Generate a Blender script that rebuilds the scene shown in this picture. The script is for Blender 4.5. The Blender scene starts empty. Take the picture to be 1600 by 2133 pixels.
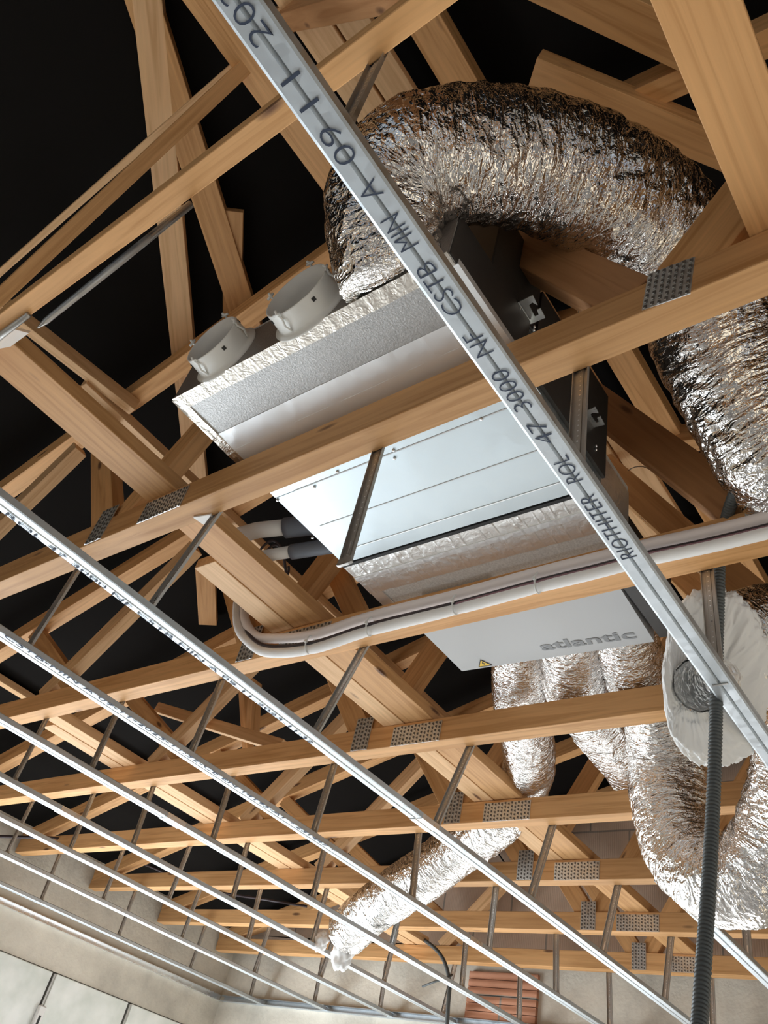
import bpy, bmesh, math, random
from mathutils import Vector, Matrix, noise
C = bpy.context
random.seed(7)
# ------------------------------------------------------------------ camera
FOC, CX, CY = 1677.30336, 800.0, 1066.5
CM = Matrix(((0.57974505, -0.78913011, 0.20290232), (0.6222573, 0.2680384, -0.7354939), (0.52601477, 0.5526564, 0.64643590)))
cd = bpy.data.cameras.new('camera'); cam = bpy.data.objects.new('camera', cd); C.scene.collection.objects.link(cam)
cd.sensor_fit = 'VERTICAL'; cd.sensor_height = 32.0; cd.lens = FOC / 2133.0 * 32.0
cd.clip_start = .02; cd.clip_end = 100
Rw = CM.transposed()                     # camera axes (right, down, forward) as world columns
cam.matrix_world = Matrix(((Rw[0][0], -Rw[0][1], -Rw[0][2], 0), (Rw[1][0], -Rw[1][1], -Rw[1][2], 0), (Rw[2][0], -Rw[2][1], -Rw[2][2], 0), (0, 0, 0, 1)))
C.scene.camera = cam
# ------------------------------------------------------------------ light
w = bpy.data.worlds.new('sky'); C.scene.world = w; w.use_nodes = True
bg = w.node_tree.nodes['Background']; bg.inputs[0].default_value = (.72, .84, 1, 1); bg.inputs[1].default_value = .4
def area(name, loc, size, sizey, power, col, direc):
    l = bpy.data.lights.new(name, 'AREA'); l.shape = 'RECTANGLE'; l.size = size; l.size_y = sizey; l.energy = power; l.color = col
    o = bpy.data.objects.new(name, l); C.scene.collection.objects.link(o); o.location = loc
    o.rotation_euler = Vector(direc).to_track_quat('-Z', 'Y').to_euler(); return o
area('fill_back_opening', (-3.6, .6, -.25), 4.6, 1.9, 5, (.90, .95, 1), (.75, 0, -1))  # fill lamp added at the unseen back opening, tilted to brighten the floor
area('fill_right_opening', (1.0, -3.1, -.25), 5.0, 1.9, 11, (.90, .95, 1), (0, .75, -1))  # fill lamp added at the unseen right opening, also aimed at the floor
area('fill_far_wall', (4.42, 2.4, -.35), 2.6, 1.5, 36, (.92, .96, 1), (-1, 0, 0))  # lamp added before the solid far wall; brightens left wall, boards and rails
area('daylight_bay_left', (2.6, 5.0, -.62), 3.3, 1.4, 150, (.86, .94, 1), (0, -1, 0))
sl = bpy.data.lights.new('sun', 'SUN'); sl.energy = 6; sl.angle = .01; sl.color = (1, .86, .62)
so = bpy.data.objects.new('sun', sl); C.scene.collection.objects.link(so); so.rotation_euler = Vector((.62, .9, -.75)).to_track_quat('-Z', 'Y').to_euler()
vs = C.scene.view_settings; vs.view_transform = 'Standard'; vs.look = 'None'; vs.gamma = 1; vs.use_curve_mapping = False; vs.exposure = 0.0

# ------------------------------------------------------------------ helpers
def ray(px, py): return CM.transposed() @ Vector(((px - CX) / FOC, (py - CY) / FOC, 1))
def at(px, py, X=None, Y=None, Z=None, D=None, P=None):
    """a point of the place seen at a photo pixel, on the plane X= / Y= / Z=, at distance D=, or on the plane P=(n, d)"""
    r = ray(px, py)
    if X is not None: return r * (X / r.x)
    if Y is not None: return r * (Y / r.y)
    if Z is not None: return r * (Z / r.z)
    if P is not None: return r * (P[1] / Vector(P[0]).dot(r))
    return r.normalized() * D
def mat(name, col, rough=.6, metal=0.0, **k):
    m = bpy.data.materials.new(name); m.use_nodes = True; b = m.node_tree.nodes['Principled BSDF']
    b.inputs['Base Color'].default_value = (*col, 1); b.inputs['Roughness'].default_value = rough; b.inputs['Metallic'].default_value = metal
    return m, m.node_tree, b
def N(nt, t, **k):
    n = nt.nodes.new(t)
    for a, v in k.items():
        if a.startswith('i_'): n.inputs[a[2:].replace('_', ' ')].default_value = v
        else: setattr(n, a, v)
    return n
def coord(nt, scale=(1, 1, 1), rnd=True, rot=(0, 0, 0)):
    tc = N(nt, 'ShaderNodeTexCoord'); mp = N(nt, 'ShaderNodeMapping'); mp.inputs['Scale'].default_value = scale; mp.inputs['Rotation'].default_value = rot
    if rnd:
        oi = N(nt, 'ShaderNodeObjectInfo'); mu = N(nt, 'ShaderNodeMath', operation='MULTIPLY'); mu.inputs[1].default_value = 37
        nt.links.new(oi.outputs['Random'], mu.inputs[0]); ad = N(nt, 'ShaderNodeVectorMath', operation='ADD')
        nt.links.new(tc.outputs['Object'], ad.inputs[0]); nt.links.new(mu.outputs[0], ad.inputs[1]); nt.links.new(ad.outputs[0], mp.inputs[0])
    else: nt.links.new(tc.outputs['Object'], mp.inputs[0])
    return mp
def ramp(nt, src, stops):
    r = N(nt, 'ShaderNodeValToRGB'); e = r.color_ramp.elements
    e[0].position = stops[0][0]; e[0].color = (*stops[0][1], 1); e[1].position = stops[-1][0]; e[1].color = (*stops[-1][1], 1)
    for p, c in stops[1:-1]: x = e.new(p); x.color = (*c, 1)
    nt.links.new(src, r.inputs[0]); return r
def bump(nt, b, src, strength, dist):
    bp = N(nt, 'ShaderNodeBump'); bp.inputs['Strength'].default_value = strength; bp.inputs['Distance'].default_value = dist
    nt.links.new(src, bp.inputs['Height']); nt.links.new(bp.outputs[0], b.inputs['Normal']); return bp
def wood(name, a, bcol, knot=(.16, .07, .03)):
    m, nt, b = mat(name, a, .62)
    mp = coord(nt, (1.3, 26, 26)); n1 = N(nt, 'ShaderNodeTexNoise'); n1.inputs['Scale'].default_value = 1.6; n1.inputs['Detail'].default_value = 5; n1.inputs['Distortion'].default_value = 1.2
    nt.links.new(mp.outputs[0], n1.inputs['Vector'])
    r = ramp(nt, n1.outputs[0], [(.3, bcol), (.52, a), (.72, tuple(min(1, c * 1.12) for c in a))])
    mp2 = coord(nt, (3.0, 12, 12)); v = N(nt, 'ShaderNodeTexVoronoi'); v.inputs['Scale'].default_value = .9; nt.links.new(mp2.outputs[0], v.inputs['Vector'])
    kr = ramp(nt, v.outputs['Distance'], [(.05, (1, 1, 1)), (.11, (0, 0, 0))])
    mx = N(nt, 'ShaderNodeMixRGB'); nt.links.new(kr.outputs[0], mx.inputs[0]); nt.links.new(r.outputs[0], mx.inputs[1]); mx.inputs[2].default_value = (*knot, 1)
    oi = N(nt, 'ShaderNodeObjectInfo'); hv = N(nt, 'ShaderNodeHueSaturation'); rr = N(nt, 'ShaderNodeMapRange'); rr.inputs['To Min'].default_value = .86; rr.inputs['To Max'].default_value = 1.12
    nt.links.new(oi.outputs['Random'], rr.inputs[0]); nt.links.new(rr.outputs[0], hv.inputs['Value']); nt.links.new(mx.outputs[0], hv.inputs['Color']); nt.links.new(hv.outputs[0], b.inputs['Base Color'])
    bump(nt, b, n1.outputs[0], .25, .002); return m
M = {}
M['wood'] = wood('spruce', (.67, .365, .15), (.52, .255, .085))
M['wood_pale'] = wood('pale_spruce', (.76, .48, .25), (.62, .35, .16))
M['wood_red'] = wood('red_spruce', (.47, .235, .10), (.37, .165, .06))
def metal(name, col, rough, sc=60, bs=.15):
    m, nt, b = mat(name, col, rough, 1.0)
    mp = coord(nt, (1, 1, 1)); v = N(nt, 'ShaderNodeTexVoronoi'); v.inputs['Scale'].default_value = sc; nt.links.new(mp.outputs[0], v.inputs['Vector'])
    mr = N(nt, 'ShaderNodeMapRange'); mr.inputs['To Min'].default_value = rough * .8; mr.inputs['To Max'].default_value = min(1, rough * 1.25)
    nt.links.new(v.outputs['Color'], mr.inputs[0]); nt.links.new(mr.outputs[0], b.inputs['Roughness'])
    n = N(nt, 'ShaderNodeTexNoise'); n.inputs['Scale'].default_value = sc * .35; nt.links.new(mp.outputs[0], n.inputs['Vector']); bump(nt, b, n.outputs[0], bs, .001); return m
M['zinc'] = metal('galvanised_steel', (.58, .62, .65), .5)
M['zinc_bright'] = metal('bright_zinc', (.88, .90, .92), .3)
M['zinc_dark'] = metal('dull_zinc', (.50, .49, .47), .48)
M['plate'] = metal('nail_plate_steel', (.72, .72, .70), .5)
M['sheet'] = metal('unit_sheet_steel', (.60, .67, .71), .36, 25, .05)
def foil(name, col, rough, scale, stretch=(1, 1, 1), strength=.8, dist=.004):
    m, nt, b = mat(name, col, rough, 1.0)
    mp = coord(nt, stretch, False); n = N(nt, 'ShaderNodeTexNoise'); n.inputs['Scale'].default_value = scale * .4; n.inputs['Detail'].default_value = 2
    nt.links.new(mp.outputs[0], n.inputs['Vector'])
    mixv = N(nt, 'ShaderNodeMixRGB'); mixv.inputs[0].default_value = .12; nt.links.new(mp.outputs[0], mixv.inputs[1]); nt.links.new(n.outputs['Color'], mixv.inputs[2])
    v = N(nt, 'ShaderNodeTexVoronoi'); v.inputs['Scale'].default_value = scale; v.feature = 'F1'; nt.links.new(mixv.outputs[0], v.inputs['Vector'])
    bump(nt, b, v.outputs['Distance'], strength, dist); return m
def foil_fold(name, col, rough):
    m, nt, b = mat(name, col, rough, 1.0)
    at_ = N(nt, 'ShaderNodeAttribute', attribute_name='fold'); last = None; acc = None
    for sc, w_, det in (((42, 1.5, 1.5), 1.0, 1.0), ((100, 5, 5), .45, .5), ((190, 18, 18), .15, 0.0)):
        mp = N(nt, 'ShaderNodeMapping'); mp.inputs['Scale'].default_value = sc; nt.links.new(at_.outputs['Vector'], mp.inputs[0])
        n = N(nt, 'ShaderNodeTexNoise'); n.inputs['Scale'].default_value = 1; n.inputs['Detail'].default_value = det; n.inputs['Distortion'].default_value = .6; nt.links.new(mp.outputs[0], n.inputs['Vector'])
        s1 = N(nt, 'ShaderNodeMath', operation='SUBTRACT'); s1.inputs[1].default_value = .5; nt.links.new(n.outputs[0], s1.inputs[0])
        s2 = N(nt, 'ShaderNodeMath', operation='ABSOLUTE'); nt.links.new(s1.outputs[0], s2.inputs[0])
        s3 = N(nt, 'ShaderNodeMath', operation='MULTIPLY'); s3.inputs[1].default_value = w_; nt.links.new(s2.outputs[0], s3.inputs[0])
        if acc is None: acc = s3
        else:
            s4 = N(nt, 'ShaderNodeMath', operation='ADD'); nt.links.new(acc.outputs[0], s4.inputs[0]); nt.links.new(s3.outputs[0], s4.inputs[1]); acc = s4
    bump(nt, b, acc.outputs[0], 1.0, -.015); return m
M['foil'] = foil_fold('crinkled_aluminium_foil', (.86, .84, .82), .10)
M['tape'] = foil('aluminium_tape', (.93, .95, .97), .36, 22, strength=.3, dist=.002)
M['foil_edge'] = foil('foil_edge_tape', (.74, .69, .62), .28, 70, (1, 1, 1), .6, .0012)
M['foil_flat'] = foil('wrinkled_foil_wrap', (.95, .95, .94), .30, 60, (1, 1, 1), .6, .0015)
def matte(name, col, rough=.7, ns=0, nd=.001, metallic=0):
    m, nt, b = mat(name, col, rough, metallic)
    if ns:
        mp = coord(nt, (1, 1, 1), False); n = N(nt, 'ShaderNodeTexNoise'); n.inputs['Scale'].default_value = ns; n.inputs['Detail'].default_value = 6
        nt.links.new(mp.outputs[0], n.inputs['Vector']); r = ramp(nt, n.outputs[0], [(.3, tuple(c * .82 for c in col)), (.7, tuple(min(1, c * 1.1) for c in col))])
        nt.links.new(r.outputs[0], b.inputs['Base Color']); bump(nt, b, n.outputs[0], .5, nd)
    return m
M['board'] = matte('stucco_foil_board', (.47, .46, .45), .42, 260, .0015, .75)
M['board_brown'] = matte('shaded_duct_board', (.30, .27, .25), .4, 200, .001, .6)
M['board_pale'] = matte('pale_duct_board', (.86, .88, .89), .6, 200, .001)
M['box'] = matte('grey_painted_steel', (.50, .51, .52), .45)
M['box_dark'] = matte('duct_side_shade', (.03, .027, .025), .5, 30, .001)  # near-black colour carries the shade of the unit's unlit side
M['logo'] = matte('logo_grey', (.24, .25, .26), .5)
M['black'] = matte('black_rubber', (.012, .012, .012), .5)
M['ink'] = matte('stamp_ink', (.035, .05, .09), .7)
M['slot_dark'] = matte('punched_tooth_hole', (.10, .09, .08), .6)
M['pvc'] = matte('light_grey_plastic', (.84, .84, .81), .38)
M['fibre'] = matte('white_glass_wool', (.95, .95, .94), .95)
M['pipe'] = matte('pink_white_foam_sleeve', (.93, .85, .83), .8)
M['pipe_w'] = matte('white_foam_sleeve', (.95, .94, .93), .8)
M['cable'] = matte('dark_cable', (.05, .035, .04), .45)
M['mauve'] = matte('mauve_cable', (.30, .16, .19), .5)
M['tie'] = matte('white_nylon', (.82, .82, .80), .4)
M['slate_pipe'] = matte('grey_insulation_sleeve', (.16, .18, .22), .55)
M['conduit'] = matte('grey_conduit', (.095, .108, .11), .45)
M['yellow'] = matte('yellow_sticker', (.85, .55, .04), .5)
M['membrane'] = matte('black_roof_membrane', (.008, .0068, .006), .95)
M['membrane'].node_tree.nodes['Principled BSDF'].inputs['Specular IOR Level'].default_value = .12
M['white'] = matte('white_card', (.85, .83, .80), .6)
def concrete(name, col):
    m, nt, b = mat(name, col, .85); mp = coord(nt, (1, 1, 1), False)
    n = N(nt, 'ShaderNodeTexNoise'); n.inputs['Scale'].default_value = 2.2; n.inputs['Detail'].default_value = 10; n.inputs['Roughness'].default_value = .65; nt.links.new(mp.outputs[0], n.inputs['Vector'])
    r = ramp(nt, n.outputs[0], [(.32, tuple(c * .72 for c in col)), (.5, col), (.7, tuple(min(1, c * 1.22) for c in col))]); nt.links.new(r.outputs[0], b.inputs['Base Color'])
    n2 = N(nt, 'ShaderNodeTexNoise'); n2.inputs['Scale'].default_value = 40; n2.inputs['Detail'].default_value = 6; nt.links.new(mp.outputs[0], n2.inputs['Vector']); bump(nt, b, n2.outputs[0], .5, .006); return m
M['concrete'] = concrete('concrete', (.66, .61, .52))
M['concrete_floor'] = concrete('concrete_floor', (.80, .79, .77))
def bricks(name, col, ribdir, joint=(.30, .26, .22)):
    m, nt, b = mat(name, col, .8); tc = N(nt, 'ShaderNodeTexCoord'); sp = N(nt, 'ShaderNodeSeparateXYZ'); nt.links.new(tc.outputs['Object'], sp.inputs[0])
    cb = N(nt, 'ShaderNodeCombineXYZ'); nt.links.new(sp.outputs[1], cb.inputs[0]); nt.links.new(sp.outputs[2], cb.inputs[1])
    br = N(nt, 'ShaderNodeTexBrick'); br.inputs['Scale'].default_value = 1; br.inputs['Brick Width'].default_value = .5; br.inputs['Row Height'].default_value = .25; br.inputs['Mortar Size'].default_value = .006
    br.inputs['Color1'].default_value = (*col, 1); br.inputs['Color2'].default_value = (*[c * .86 for c in col], 1); br.inputs['Mortar'].default_value = (*joint, 1); nt.links.new(cb.outputs[0], br.inputs['Vector'])
    wv = N(nt, 'ShaderNodeTexWave'); wv.bands_direction = ribdir; wv.inputs['Scale'].default_value = 26 if ribdir == 'Y' else 7; wv.inputs['Distortion'].default_value = .3; nt.links.new(tc.outputs['Object'], wv.inputs['Vector'])
    n = N(nt, 'ShaderNodeTexNoise'); n.inputs['Scale'].default_value = 4; n.inputs['Detail'].default_value = 7; nt.links.new(tc.outputs['Object'], n.inputs['Vector'])
    mx = N(nt, 'ShaderNodeMixRGB'); mx.blend_type = 'MULTIPLY'; mx.inputs[0].default_value = .6; rr = ramp(nt, n.outputs[0], [(.3, (.6, .58, .56)), (.7, (1.1, 1.1, 1.1))])
    nt.links.new(br.outputs[0], mx.inputs[1]); nt.links.new(rr.outputs[0], mx.inputs[2]); nt.links.new(mx.outputs[0], b.inputs['Base Color']); bump(nt, b, wv.outputs[0], .35 if ribdir == 'Y' else .7, .0015 if ribdir == 'Y' else .006); return m
M['brick'] = bricks('hollow_clay_blocks', (.66, .50, .38), 'Y')
M['brick_red'] = bricks('red_clay_block', (.62, .29, .17), 'Z')
M['xps'] = matte('pale_green_insulation_board', (.90, .95, .88), .8, 6, .001)

def tag(o, label=None, cat=None, group=None, kind=None):
    if label: o['label'] = label
    if cat: o['category'] = cat
    if group: o['group'] = group
    if kind: o['kind'] = kind
    return o
def link(o, parent=None, M4=None):
    C.scene.collection.objects.link(o)
    if parent is not None:
        o.parent = parent
        if M4 is not None: o.matrix_basis = parent_world(parent).inverted() @ M4
    elif M4 is not None: o.matrix_basis = M4
    return o
def parent_world(p):
    m = p.matrix_basis.copy()
    while p.parent: p = p.parent; m = p.matrix_basis @ m
    return m
def empty(name, loc, label, cat, group=None):
    o = bpy.data.objects.new(name, None); o.empty_display_size = .05; o.matrix_basis = Matrix.Translation(loc); link(o); return tag(o, label, cat, group)
class MB:
    """collects faces (in world metres) into one mesh"""
    def __init__(s): s.v = []; s.f = []; s.m = []; s.sm = []
    def add(s, vs, fs, mi=0, smooth=False):
        k = len(s.v); s.v += [Vector(x) for x in vs]
        for f in fs: s.f.append([i + k for i in f]); s.m.append(mi); s.sm.append(smooth)
    def box(s, a, b, mi=0):
        x0, y0, z0 = a; x1, y1, z1 = b
        s.add([(x0, y0, z0), (x1, y0, z0), (x1, y1, z0), (x0, y1, z0), (x0, y0, z1), (x1, y0, z1), (x1, y1, z1), (x0, y1, z1)],
              [(0, 3, 2, 1), (4, 5, 6, 7), (0, 1, 5, 4), (1, 2, 6, 5), (2, 3, 7, 6), (3, 0, 4, 7)], mi)
    def prism(s, pts, ext, mi=0):          # planar polygon extruded by vector ext
        n = len(pts); e = Vector(ext); s.add([Vector(p) for p in pts] + [Vector(p) + e for p in pts],
              [tuple(range(n))[::-1], tuple(range(n, 2 * n))] + [(i, (i + 1) % n, n + (i + 1) % n, n + i) for i in range(n)], mi)
    def tube(s, path, r, n=12, mi=0, cap=True, fn=None, smooth=True):
        P = [Vector(p) for p in path]; rs = r if isinstance(r, (list, tuple)) else [r] * len(P)
        t0 = (P[1] - P[0]).normalized(); u = t0.orthogonal().normalized(); vs = []
        for i, p in enumerate(P):
            t = (P[min(i + 1, len(P) - 1)] - P[max(i - 1, 0)]).normalized(); u = (u - t * u.dot(t)).normalized(); v = t.cross(u)
            for j in range(n):
                a = 2 * math.pi * j / n; d = u * math.cos(a) + v * math.sin(a); vs.append(p + d * (rs[i] * (fn(i, a, p, d) if fn else 1)))
        fs = [(i * n + j, i * n + (j + 1) % n, (i + 1) * n + (j + 1) % n, (i + 1) * n + j) for i in range(len(P) - 1) for j in range(n)]
        if cap: fs += [tuple(range(n))[::-1], tuple(range((len(P) - 1) * n, len(P) * n))]
        s.add(vs, fs, mi, smooth)
    def build(s, name, mats, parent=None, origin=None, bevel=0):
        o0 = Vector(origin) if origin is not None else sum(s.v, Vector()) / len(s.v)
        me = bpy.data.meshes.new(name); me.from_pydata([x - o0 for x in s.v], [], s.f); me.update()
        mats = mats if isinstance(mats, (list, tuple)) else [mats]
        for m in mats: me.materials.append(m)
        me.polygons.foreach_set('material_index', s.m); me.polygons.foreach_set('use_smooth', s.sm)
        bm = bmesh.new(); bm.from_mesh(me); bmesh.ops.recalc_face_normals(bm, faces=bm.faces)
        if bevel: bmesh.ops.bevel(bm, geom=[e for e in bm.edges], offset=bevel, segments=1, affect='EDGES')
        bm.to_mesh(me); bm.free()
        o = bpy.data.objects.new(name, me); return link(o, parent, Matrix.Translation(o0))
def frame(A, B, up):
    A = Vector(A); B = Vector(B); x = (B - A).normalized(); z = Vector(up); z = (z - x * z.dot(x)).normalized(); y = z.cross(x)
    return Matrix(((x.x, y.x, z.x, A.x), (x.y, y.y, z.y, A.y), (x.z, y.z, z.z, A.z), (0, 0, 0, 1))), (B - A).length
def plank(name, A, B, h, t, mt, parent=None, up=(0, 0, 1), cutA=0, cutB=0):
    """sawn board from A to B: h along up, t across; cutA / cutB skew its end faces"""
    F, L = frame(A, B, up); me = bpy.data.meshes.new(name); bm = bmesh.new()
    n = max(2, int(L / .5)); rings = []
    for i in range(n + 1):
        x = L * i / n; w = 0 if i in (0, n) else random.uniform(-.0012, .0012); r = []
        for (sy, sz) in ((-1, -1), (1, -1), (1, 1), (-1, 1)):
            dx = (cutA * sz * h / 2 if i == 0 else 0) + (cutB * sz * h / 2 if i == n else 0)
            r.append(bm.verts.new((x + dx, sy * t / 2 + w, sz * h / 2 + w)))
        rings.append(r)
    for i in range(n):
        for j in range(4): bm.faces.new((rings[i][j], rings[i][(j + 1) % 4], rings[i + 1][(j + 1) % 4], rings[i + 1][j]))
    bm.faces.new(rings[0][::-1]); bm.faces.new(rings[-1])
    bmesh.ops.recalc_face_normals(bm, faces=bm.faces)
    sharp = [e for e in bm.edges if len(e.link_faces) == 2 and e.calc_face_angle(0) > .6]
    bmesh.ops.bevel(bm, geom=sharp, offset=.0014, segments=1, affect='EDGES')
    bm.to_mesh(me); bm.free(); me.materials.append(mt)
    return link(bpy.data.objects.new(name, me), parent, F)
def catmull(P, step):
    P = [Vector(p) for p in P]; Q = [P[0] * 2 - P[1]] + P + [P[-1] * 2 - P[-2]]; out = []
    for i in range(1, len(Q) - 2):
        n = max(2, int((Q[i + 1] - Q[i]).length / step))
        for k in range(n):
            t = k / n; a, b, c, d = Q[i - 1], Q[i], Q[i + 1], Q[i + 2]
            out.append(.5 * ((2 * b) + (c - a) * t + (2 * a - 5 * b + 4 * c - d) * t * t + (3 * b - a - 3 * c + d) * t ** 3))
    out.append(P[-1]); return out

# ------------------------------------------------------------------ the setting
def struct(name, a, b, m, parent=None):
    q = MB(); q.box(a, b); o = q.build(name, m, parent); return tag(o, kind='structure')
struct('floor', (-4, -3.6, -1.55), (5.2, 5.3, -1.4), M['concrete_floor'])
WL = 5.02
q = MB(); q.box((-4, WL, .70), (4.75, 5.3, 1.48)); tag(q.build('wall_left', M['concrete']), kind='structure')
q = MB(); q.box((-4, WL + .05, -1.4), (.9, 5.3, .70)); q.box((.9, WL + .05, .1), (4.3, 5.3, .70)); q.box((4.3, WL + .05, -1.4), (4.75, 5.3, .70)); tag(q.build('wall_left.001', M['concrete']), kind='structure')
q = MB(); q.box((4.5, -3.6, -1.4), (4.75, WL, 1.235)); tag(q.build('wall_far', M['concrete']), kind='structure')
q = MB(); q.prism([(4.54, -3.6, 1.235), (4.54, WL, 1.235), (4.54, WL, 1.36), (4.54, 1.09, 2.50), (4.54, -3.6, 1.1)], (.2, 0, 0)); tag(q.build('wall_far.001', M['brick'], origin=(0, 0, 0)), kind='structure')
def wall_with_hole(name, horiz, c, a0, a1, h0, h1):
    q = MB(); t = .2
    def bx(p, r, z0, z1):
        if horiz == 'X': q.box((p, c - t, z0), (r, c, z1))
        else: q.box((c - t, p, z0), (c, r, z1))
    bx(a0, h0, -1.4, 1.3); bx(h1, a1, -1.4, 1.3); bx(h0, h1, .75, 1.3); return tag(q.build(name, M['concrete']), kind='structure')
wall_with_hole('wall_right', 'X', -3.2, -4, 4.75, -1.6, 3.6)
wall_with_hole('wall_back', 'Y', -3.7, -3.4, 5.0, -1.8, 3.0)
q = MB(); q.prism([(-4, WL + .05, 1.34), (-4, 1.09, 2.525), (-4, 1.09, 2.60), (-4, WL + .05, 1.42)], (8.9, 0, 0)); tag(q.build('ceiling', M['membrane']), kind='structure')
q = MB(); q.prism([(-4, -3.6, 1.12), (-4, 1.09, 2.525), (-4, 1.09, 2.60), (-4, -3.6, 1.20)], (8.9, 0, 0)); tag(q.build('ceiling.001', M['membrane']), kind='structure')

# red clay infill patch and insulation boards
q = MB()
for i in range(6):
    z0 = .94 + i * .041; q.box((4.475, 2.50, z0), (4.502, 2.95, z0 + .037))
tag(q.build('clay_block_patch', M['brick_red']), 'red ribbed clay block patch set into the far concrete wall', 'brick patch')
for i, (x0, x1) in enumerate(((2.35, 3.13), (3.16, 3.74), (3.77, 4.47))):
    q = MB(); q.box((x0, WL - .01, .1), (x1, WL + .045, .695))
    o = q.build('insulation_board', M['xps'], bevel=.004)
    tag(o, ('pale green wall board beside the plastic clip, leftmost of the row under the beam', 'middle pale green wall board under the concrete beam', 'pale green wall board nearest the far corner, under the beam')[i], 'insulation board', 'pale boards on the wall under the concrete beam')
for i, x in enumerate((3.145, 3.755)):
    q = MB(); q.box((x - .006, WL - .016, .1), (x + .006, WL + .01, .69)); tag(q.build('metal_stud', M['zinc_dark']), ('grey metal strip between pale wall boards, running down to the plastic clip', 'grey metal strip between pale wall boards, nearer the far corner')[i], 'metal strip', 'metal strips between the wall boards')
clip = empty('spacer_clip', (3.145, WL - .02, .40), 'cream slotted plastic spacer clip on the strip between pale boards', 'plastic clip')
q = MB(); q.box((3.12, WL - .04, .26), (3.17, WL - .012, .52)); q.build('clip_body', M['white'], clip, bevel=.006)
for z_ in (.30, .42):
    q = MB(); q.box((3.138, WL - .042, z_), (3.152, WL - .0395, z_ + .05)); q.build('slot', M['black'], clip)
q = MB(); q.box((2.35, WL - .045, .27), (3.9, WL - .012, .295)); tag(q.build('batten_rail', M['white']), 'pale horizontal rail across the wall boards at the clip foot', 'rail')

# ------------------------------------------------------------------ roof trusses
XF = [.192, .798, 1.405, 2.00, 2.605, 3.18, 3.785, 4.36]      # far face of each bottom chord
TK = .062
def roofz(Y): return 2.42 - .30 * (Y - 1.09) if Y > 1.09 else 2.42 - .30 * (1.09 - Y)
def nail_plate(parent, X, Y, Z, wd, ht, ang=0, rows=7, cols=8, tile=None):
    o = empty('x', (0, 0, 0), 'x', 'x'); bpy.data.objects.remove(o)
    q = MB(); q.box((-.0008, -wd / 2, -ht / 2), (.0008, wd / 2, ht / 2), 0)
    for i in range(cols):
        for j in range(rows):
            y = -wd / 2 + wd * (i + .5) / cols + (random.random() - .5) * .001; z = -ht / 2 + ht * (j + .5) / rows + (.12 if i % 2 else -.12) * ht / rows
            q.box((-.0022, y - wd / cols * .22, z - ht / rows * .30), (-.0006, y + wd / cols * .22, z + ht / rows * .30), 1)
            q.box((-.0026, y - wd / cols * .10, z - ht / rows * .34), (-.0018, y + wd / cols * .22, z - ht / rows * .20), 2)
    o = q.build('nail_plate', [M['plate'], M['slot_dark'], M['zinc_bright']], origin=(0, 0, 0)); 
    C.scene.collection.objects.unlink(o); link(o, parent, Matrix.Translation((X, Y, Z)) @ Matrix.Rotation(ang, 4, 'X')); return o
ORD = ['first', 'second', 'third', 'fourth', 'fifth', 'sixth', 'seventh', 'eighth']
TL = ['pine roof truss closest overhead, crossing the stamped rail near its upper end',
      'pine roof truss with a perforated nail plate below the big foil duct',
      'pine roof truss whose bottom chord carries the white insulated pipes',
      'pine roof truss just beyond the atlantic box, its chord crossing the foil ducts',
      'pine roof truss two places beyond the insulated pipes, seen inside the U-shaped duct',
      'pine roof truss hidden in part by the drooping foil duct and the U bend',
      'pine roof truss, second from the far concrete wall',
      'pine roof truss closest to the far concrete wall']
T = []
for k in range(8):
    xf = XF[k]; xc = xf - TK / 2
    t = empty('roof_truss', (xc, 1.09, 1.18), TL[k], 'roof truss', 'roof trusses across the house'); T.append(t)
    wd = M['wood'] if k != 3 else M['wood']
    plank('bottom_chord', (xc if k else .1745, 5.00, 1.221 if k else 1.206), (xc if k else .1745, -2.9, 1.221 if k else 1.206), .082 if k else .052, TK if k else .036, wd, t)
    if k == 0:
        a_, b_ = at(-200, 745, X=.168), at(512, 116, X=.168); plank('top_chord', a_, b_, .030, .02, M['wood_pale'], t)
        a_, b_ = at(-200, 806, X=.185), at(620, 36, X=.185); plank('top_chord', a_, b_, .042, .040, M['wood'], t)
    else: plank('top_chord', (xc, 5.00, roofz(5.0) + .015), (xc, 1.04, roofz(1.04)), .085, TK, M['wood'], t)
    plank('top_chord', (xc, 1.14, roofz(1.14)), (xc, -2.9, roofz(-2.9)), .085, TK, M['wood'], t)
    e = .002
    W = [((1.86, 1.26), (2.40, 1.98), .085), ((1.80, 1.26), (1.14, 2.33), .085), ((.335, 1.26), (1.02, 2.32), .095), ((.245, 1.26), (-.24, 1.97), .115), ((3.06, 1.26), (2.46, 1.86), .075), ((2.84, 1.26), (3.46, 1.66), .07)]
    for i, (a, b, h) in enumerate(W):
        if k == 0 and i in (0, 4, 5, 1, 3): continue
        if k == 2 and i == 2: pass
        plank('web', (xc + (i % 2) * e, a[0], a[1]), (xc + (i % 2) * e, b[0], b[1]), h, TK - .012, [M['wood'], M['wood'], M['wood_red'] if k < 3 else M['wood'], M['wood'], M['wood_pale'], M['wood']][i], t)
    xs = xf - TK - .0014
    if k > 0:
        nail_plate(t, xs, 1.84, 1.245, .075, .125, 0, 8, 5)
        nail_plate(t, xs, .262, 1.228, .08, .10, .12, 7, 7) if k == 1 else nail_plate(t, xs, .29, 1.25, .10, .11, 0, 7, 8)
        nail_plate(t, xs, 1.60 if k > 1 else 1.56, 1.215, .20 if k > 1 else .17, .072, 0, 5, 14)
    if k in (2,): nail_plate(t, xs, .50, 1.205, .15, .05, 0, 4, 12)

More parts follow.
